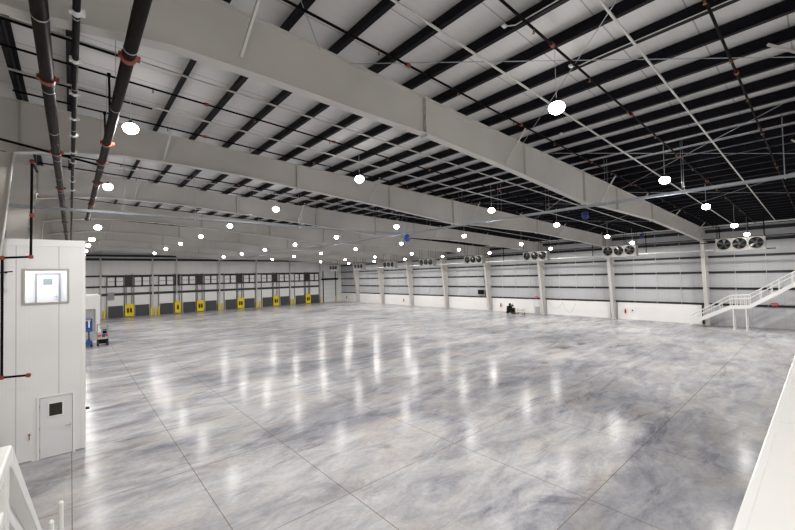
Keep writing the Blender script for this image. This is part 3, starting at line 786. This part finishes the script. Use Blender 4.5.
for sx_ in (-.33, .33):
    for sy_ in (-.7, .5): g.tube((kx + sx_, ky + sy_, .12), (kx + sx_, ky + sy_, .8), .025, 8)
g.tube((kx - .33, ky - .7, .8), (kx + .33, ky - .7, .8), .025, 8)
g.build('frame', 'beige', t, loc)
wheels([(kx - .3, ky - .65), (kx + .3, ky - .65), (kx - .3, ky + .45), (kx + .3, ky + .45)], .1, .05, t, loc)

# ------------------------------------------------------------------ doors, signs, extinguishers on the right wall
XK = XR - .26
def exit_sign(y, z, label, big=False):
    t = empty('exit_sign', (XR - .16, y, z), label, 'exit sign', 'red exit signs')
    loc = (XR - .16, y, z); wd = .22 if not big else .24
    bevel(MB().box(XR - .24, XR - .16, y - wd, y + wd, z - .15, z + .15).build('housing', 'red', t, loc), .01)
    cu = bpy.data.curves.new('lettering', 'FONT'); cu.body = 'EXIT'; cu.size = .2; cu.align_x = 'CENTER'; cu.align_y = 'CENTER'; cu.extrude = .003
    tmp = bpy.data.objects.new('tmp', cu); me = bpy.data.meshes.new_from_object(tmp); bpy.data.objects.remove(tmp)
    me.materials.clear(); me.materials.append(M['white'])
    o = bpy.data.objects.new('lettering', me); col.objects.link(o); o.parent = t
    o.location = (-.085, 0, 0); o.rotation_euler = (PI / 2, 0, -PI / 2)
exit_sign(3.45, 2.3, 'red exit sign on the right wall under the stairs', True)
exit_sign(28.0, 2.3, 'red exit sign above the small grey door near the black machine')
exit_sign(54.6, 2.25, 'red exit sign over the small grey door far along the right wall')
exit_sign(75.9, 2.2, 'farthest red exit sign on the right wall near the corner')
for (y, lab) in ((27.8, 'small pale door in the right wall near the black machine'), (54.5, 'small pale door far along the right wall')):
    t = empty('wall_door', (XK, y, 0), lab, 'door', 'small doors in the right wall'); loc = (XK, y, 0)
    MB().box(XK - .05, XK, y - .5, y + .5, .01, 1.95).build('door_leaf', 'door', t, loc)
    MB().box(XK - .07, XK - .05, y - .35, y + .35, .05, 1.0).build('lower_panel', 'greydoor', t, loc)
    MB().box(XK - .08, XK, y - .58, y - .5, 0, 2.0).box(XK - .08, XK, y + .5, y + .58, 0, 2.0).build('door_frame', 'white', t, loc)
    MB().tube((XK - .11, y - .4, 1.02), (XK - .05, y - .4, 1.02), .025, 8).build('handle', 'alu', t, loc)
def extinguisher(y, lab):
    t = empty('fire_extinguisher', (XK - .1, y, .8), lab, 'fire extinguisher', 'fire extinguishers on the right wall'); loc = (XK - .1, y, .8)
    MB().tube((XK - .1, y, .72), (XK - .1, y, 1.12), .09, 14).tube((XK - .1, y, 1.12), (XK - .1, y, 1.2), .09, 14, .03).build('cylinder', 'red', t, loc)
    MB().box(XK - .14, XK - .04, y - .03, y + .03, 1.2, 1.27).box(XK - .02, XK, y - .05, y + .05, .8, 1.2).build('valve', 'black', t, loc)
    MB().box(XK - .205, XK - .19, y - .06, y + .06, .84, 1.0).build('tag', 'black', t, loc)
extinguisher(16.35, 'red fire extinguisher on the white kick wall nearest the stairs')
extinguisher(33.9, 'red fire extinguisher on the kick wall left of the black machine')
extinguisher(56.7, 'red fire extinguisher far along the right wall by a small door')
extinguisher(77.6, 'farthest red fire extinguisher on the right wall')
tag(MB().tube((XK - .07, 15.6, 1.1), (XK, 15.6, 1.1), .08, 14).build('alarm_bell', 'black'), 'small round black alarm beside the nearest fire extinguisher', 'alarm')
tag(MB().box(XR - .4, XR - .1, 37.2, 38.2, 2.6, 3.3).build('wall_box', 'black'), 'black box on the right wall with a blue hose hanging above', 'box')
tag(MB().path([(XR - .2, 37.0, 8.0), (XR - .2, 37.05, 5), (XR - .2, 36.7, 3.5), (XR - .2, 36.9, 2.3)], .05).build('blue_hose', 'blue'), 'blue hose hanging down the right wall beside the black box', 'hose')
tag(MB().box(XR - .16, XR - .12, 36.2, 36.7, 4.0, 4.4).build('wall_note', 'yellow'), 'small yellow notice on the right wall near the blue hose', 'notice')
# loose cable on the kick wall
pts = [(XK - .02, 26.2 - i * .35, 1.75 - 1.1 * math.sin(min(1, i / 6) * PI) * (.8 if i < 7 else 1)) for i in range(7)]
pts += [(XK - .02, 24.1 - i * .3, 1.7 - 1.3 * math.sin(i / 6 * PI)) for i in range(7)]
tag(MB().path(pts, .012, 6).build('loose_cable', 'skin_grey'), 'thin cable hanging in loops on the white kick wall right of the small door', 'cable')

for i, (x, y, w_, h_, lab) in enumerate(((29.4, 14.1, .8, .55, 'larger'), (31.7, 13.6, .5, .22, 'smaller'))):
    tag(MB().box(x - w_, x + w_, y - h_, y + h_, 0, .006).build('floor_patch', 'patch'), f'{lab} of two dark patches on the open floor before the right wall', 'floor patch')
# ------------------------------------------------------------------ stairs by the right wall
SX0, SX1 = 48.4, 49.55
t = empty('metal_stairs', (SX0, 9.5, 0), 'white metal stairs with a landing climbing along the right wall', 'stairs'); loc = (SX0, 9.5, 0)
prof = [(9.57, .30), (6.33, 2.11), (4.98, 2.2), (-1.4, 6.75)]     # stringer centre line (y, z)
for xx in (SX0, SX1):
    st = MB()
    def seg(a, b, hh=.36):
        st.hexa([(xx - .03, a[0], a[1] - hh / 2), (xx + .03, a[0], a[1] - hh / 2), (xx + .03, b[0], b[1] - hh / 2), (xx - .03, b[0], b[1] - hh / 2)],
                [(xx - .03, a[0], a[1] + hh / 2), (xx + .03, a[0], a[1] + hh / 2), (xx + .03, b[0], b[1] + hh / 2), (xx - .03, b[0], b[1] + hh / 2)])
    for i in range(3): seg(prof[i], prof[i + 1], .40 if i != 1 else .30)
    st.build('stringer', 'gloss', t, loc)
tr = MB()
def treads(a, b):
    n = max(2, round((b[1] - a[1]) / .19))
    for i in range(1, n):
        f = i / n; y = a[0] + (b[0] - a[0]) * f; z = a[1] + (b[1] - a[1]) * f
        tr.box(SX0 + .03, SX1 - .03, y - .15, y + .13, z - .02, z + .02)
treads(prof[0], prof[1]); treads(prof[2], prof[3]); tr.build('treads', 'skin_grey', t, loc)
MB().box(SX0 + .03, SX1 - .03, 4.98, 6.33, 2.16, 2.24).build('landing', 'skin_grey', t, loc)
for xx in (SX0, SX1):
    rl = MB()
    line = [(9.5, 1.12), (6.33, 3.25), (4.98, 3.34), (-1.4, 7.85)]
    for dz_ in (0, -.36):
        for i in range(3): rl.tube((xx, line[i][0], line[i][1] + dz_), (xx, line[i + 1][0], line[i + 1][1] + dz_), .032, 8)
    rl.build('handrail', 'gloss', t, loc)
    def at(y):
        for i in range(3):
            a, b = line[i], line[i + 1]
            if b[0] <= y <= a[0]: return a[1] + (b[1] - a[1]) * (a[0] - y) / (a[0] - b[0])
    def ats(y):
        for i in range(3):
            a, b = prof[i], prof[i + 1]
            if b[0] <= y <= a[0]: return a[1] + (b[1] - a[1]) * (a[0] - y) / (a[0] - b[0])
    for y in (9.45, 8.6, 7.75, 7.1, 6.33, 5.95, 5.6, 5.3, 4.98, 4.2, 3.45, 2.95, 2.1, 1.2, .3, -.6, -1.35):
        MB().bar((xx, y, ats(y)), (xx, y, at(y)), .05, .05).build('rail_post', 'gloss', t, loc)
for xx in (SX0 + .03, SX1 - .1):
    for y in (6.14, 5.22):
        MB().tube((xx, y, 0.02), (xx, y, 2.1), .055, 12).tube((xx, y, 0), (xx, y, .03), .12, 12).build('support_leg', 'gloss', t, loc)
# platform the stairs climb to
t = empty('stair_platform', (SX0, -1.4, 0), 'upper platform the white stairs climb to at far right', 'platform'); loc = (SX0, -1.4, 0)
MB().box(SX0 - 1.5, XR - .2, -5, -1.45, 6.5, 6.7).build('deck', 'skin_grey', t, loc)
for p_ in ((SX0 - 1.4, -4.9), (SX0 - 1.4, -1.6), (XR - .4, -4.9)): MB().tube((p_[0], p_[1], 0), (p_[0], p_[1], 6.5), .08, 12).build('support_leg', 'gloss', t, loc)

# ------------------------------------------------------------------ near the camera: panel roof at right, guard rail at left
t = empty('panel_room', (6, -2, 0), 'white panel room whose flat glossy roof edge fills the lower right corner', 'room'); loc = (6, -2, 0)
ez = 4.55; ey = .277 * (6 - ez)
body = MB().box(1.35, 30, -6.5, ey - .03, 0, ez - .004); body.build('roof_panels', 'gloss', t, loc)
jn = MB()
for x in (2.6, 5.0, 7.4, 9.8, 12.2): jn.box(x - .006, x + .006, -6.5, ey - .05, ez - .004, ez - .002)
jn.build('panel_joint', 'conduit', t, loc)
bevel(MB().box(1.33, 30.02, ey - .06, ey, ez - .16, ez).build('edge_trim', 'gloss', t, loc), .012, 3)

# mezzanine platform the camera stands on
t = empty('mezzanine', (-1, -2, 0), 'white steel platform at the camera with its guard rail at lower left', 'platform'); loc = (-1, -2, 0)
MB().box(-1.25, 1.3, -6.5, .15, 4.25, 4.4).build('deck', 'skin_grey', t, loc)
for p_ in ((-1.1, -6.2), (1.1, -6.2), (1.1, -.1), (-1.1, -.1)): MB().tube((p_[0], p_[1], 0), (p_[0], p_[1], 4.25), .07, 12).build('support_leg', 'gloss', t, loc)

gx, gy, gz = -.145, 1.79, 5.475          # outer top corner of the rail, from the photo's geometry
t = empty('stair_guard', (gx, gy, 4.0), 'thick white painted guard rail of the near stairs at lower left', 'guard rail'); loc = (gx, gy, 4.0)
W_ = .13; SL = .64
def slab(y0, z0, y1, z1, x0, x1, th):
    return MB().hexa([(x0, y0, z0 - th), (x1, y0, z0 - th), (x1, y1, z1 - th), (x0, y1, z1 - th)], [(x0, y0, z0), (x1, y0, z0), (x1, y1, z1), (x0, y1, z1)])
y2 = gy + 4.2
bevel(slab(-.3, gz, gy, gz, gx - W_, gx, .05).build('top_rail', 'gloss', t, loc), .006)
bevel(slab(gy, gz, y2, gz - SL * 4.2, gx - W_, gx, .075).build('sloping_rail', 'gloss', t, loc), .006)
bevel(slab(-.3, gz - .17, gy - .03, gz - .17, gx - W_, gx - .01, .05).build('middle_rail', 'gloss', t, loc), .006)
bevel(slab(gy - .03, gz - .17, y2, gz - .17 - SL * 4.2, gx - W_, gx - .01, .05).build('lower_sloping_rail', 'gloss', t, loc), .006)
bevel(MB().box(gx - .085, gx - .005, gy - .09, gy - .01, 4.0, gz - .04).build('corner_post', 'gloss', t, loc), .006)
for yy in (gy + 1.4, gy + 2.8, gy + 4.15):
    zt = gz - SL * (yy - gy)
    MB().box(gx - .08, gx - .02, yy - .03, yy + .03, zt - 1.2, zt - .04).build('rail_post', 'gloss', t, loc)
slab(gy, gz - .07, y2, gz - .07 - SL * 4.2, gx - .06, gx - .045, .12).build('infill_plate', 'gloss', t, loc)
slab(gy, gz - 1.1, y2, gz - 1.1 - SL * 4.2, gx - .08, gx - .03, .28).build('stringer', 'gloss', t, loc)
for i, (x, y, z, lab) in enumerate(((-.08, 5.62, 3.6, 'right'), (-.15, 5.35, 3.55, 'left'))):
    mb = MB().tube((x, y, 0), (x, y, z), .024, 12).tube((x, y, z), (x, y, z + .02), .024, 12, .012)
    tag(mb.build('rail_end_post', 'gloss'), f'{lab} one of two slim white round posts beside the near guard rail', 'post', 'slim white posts at lower left')
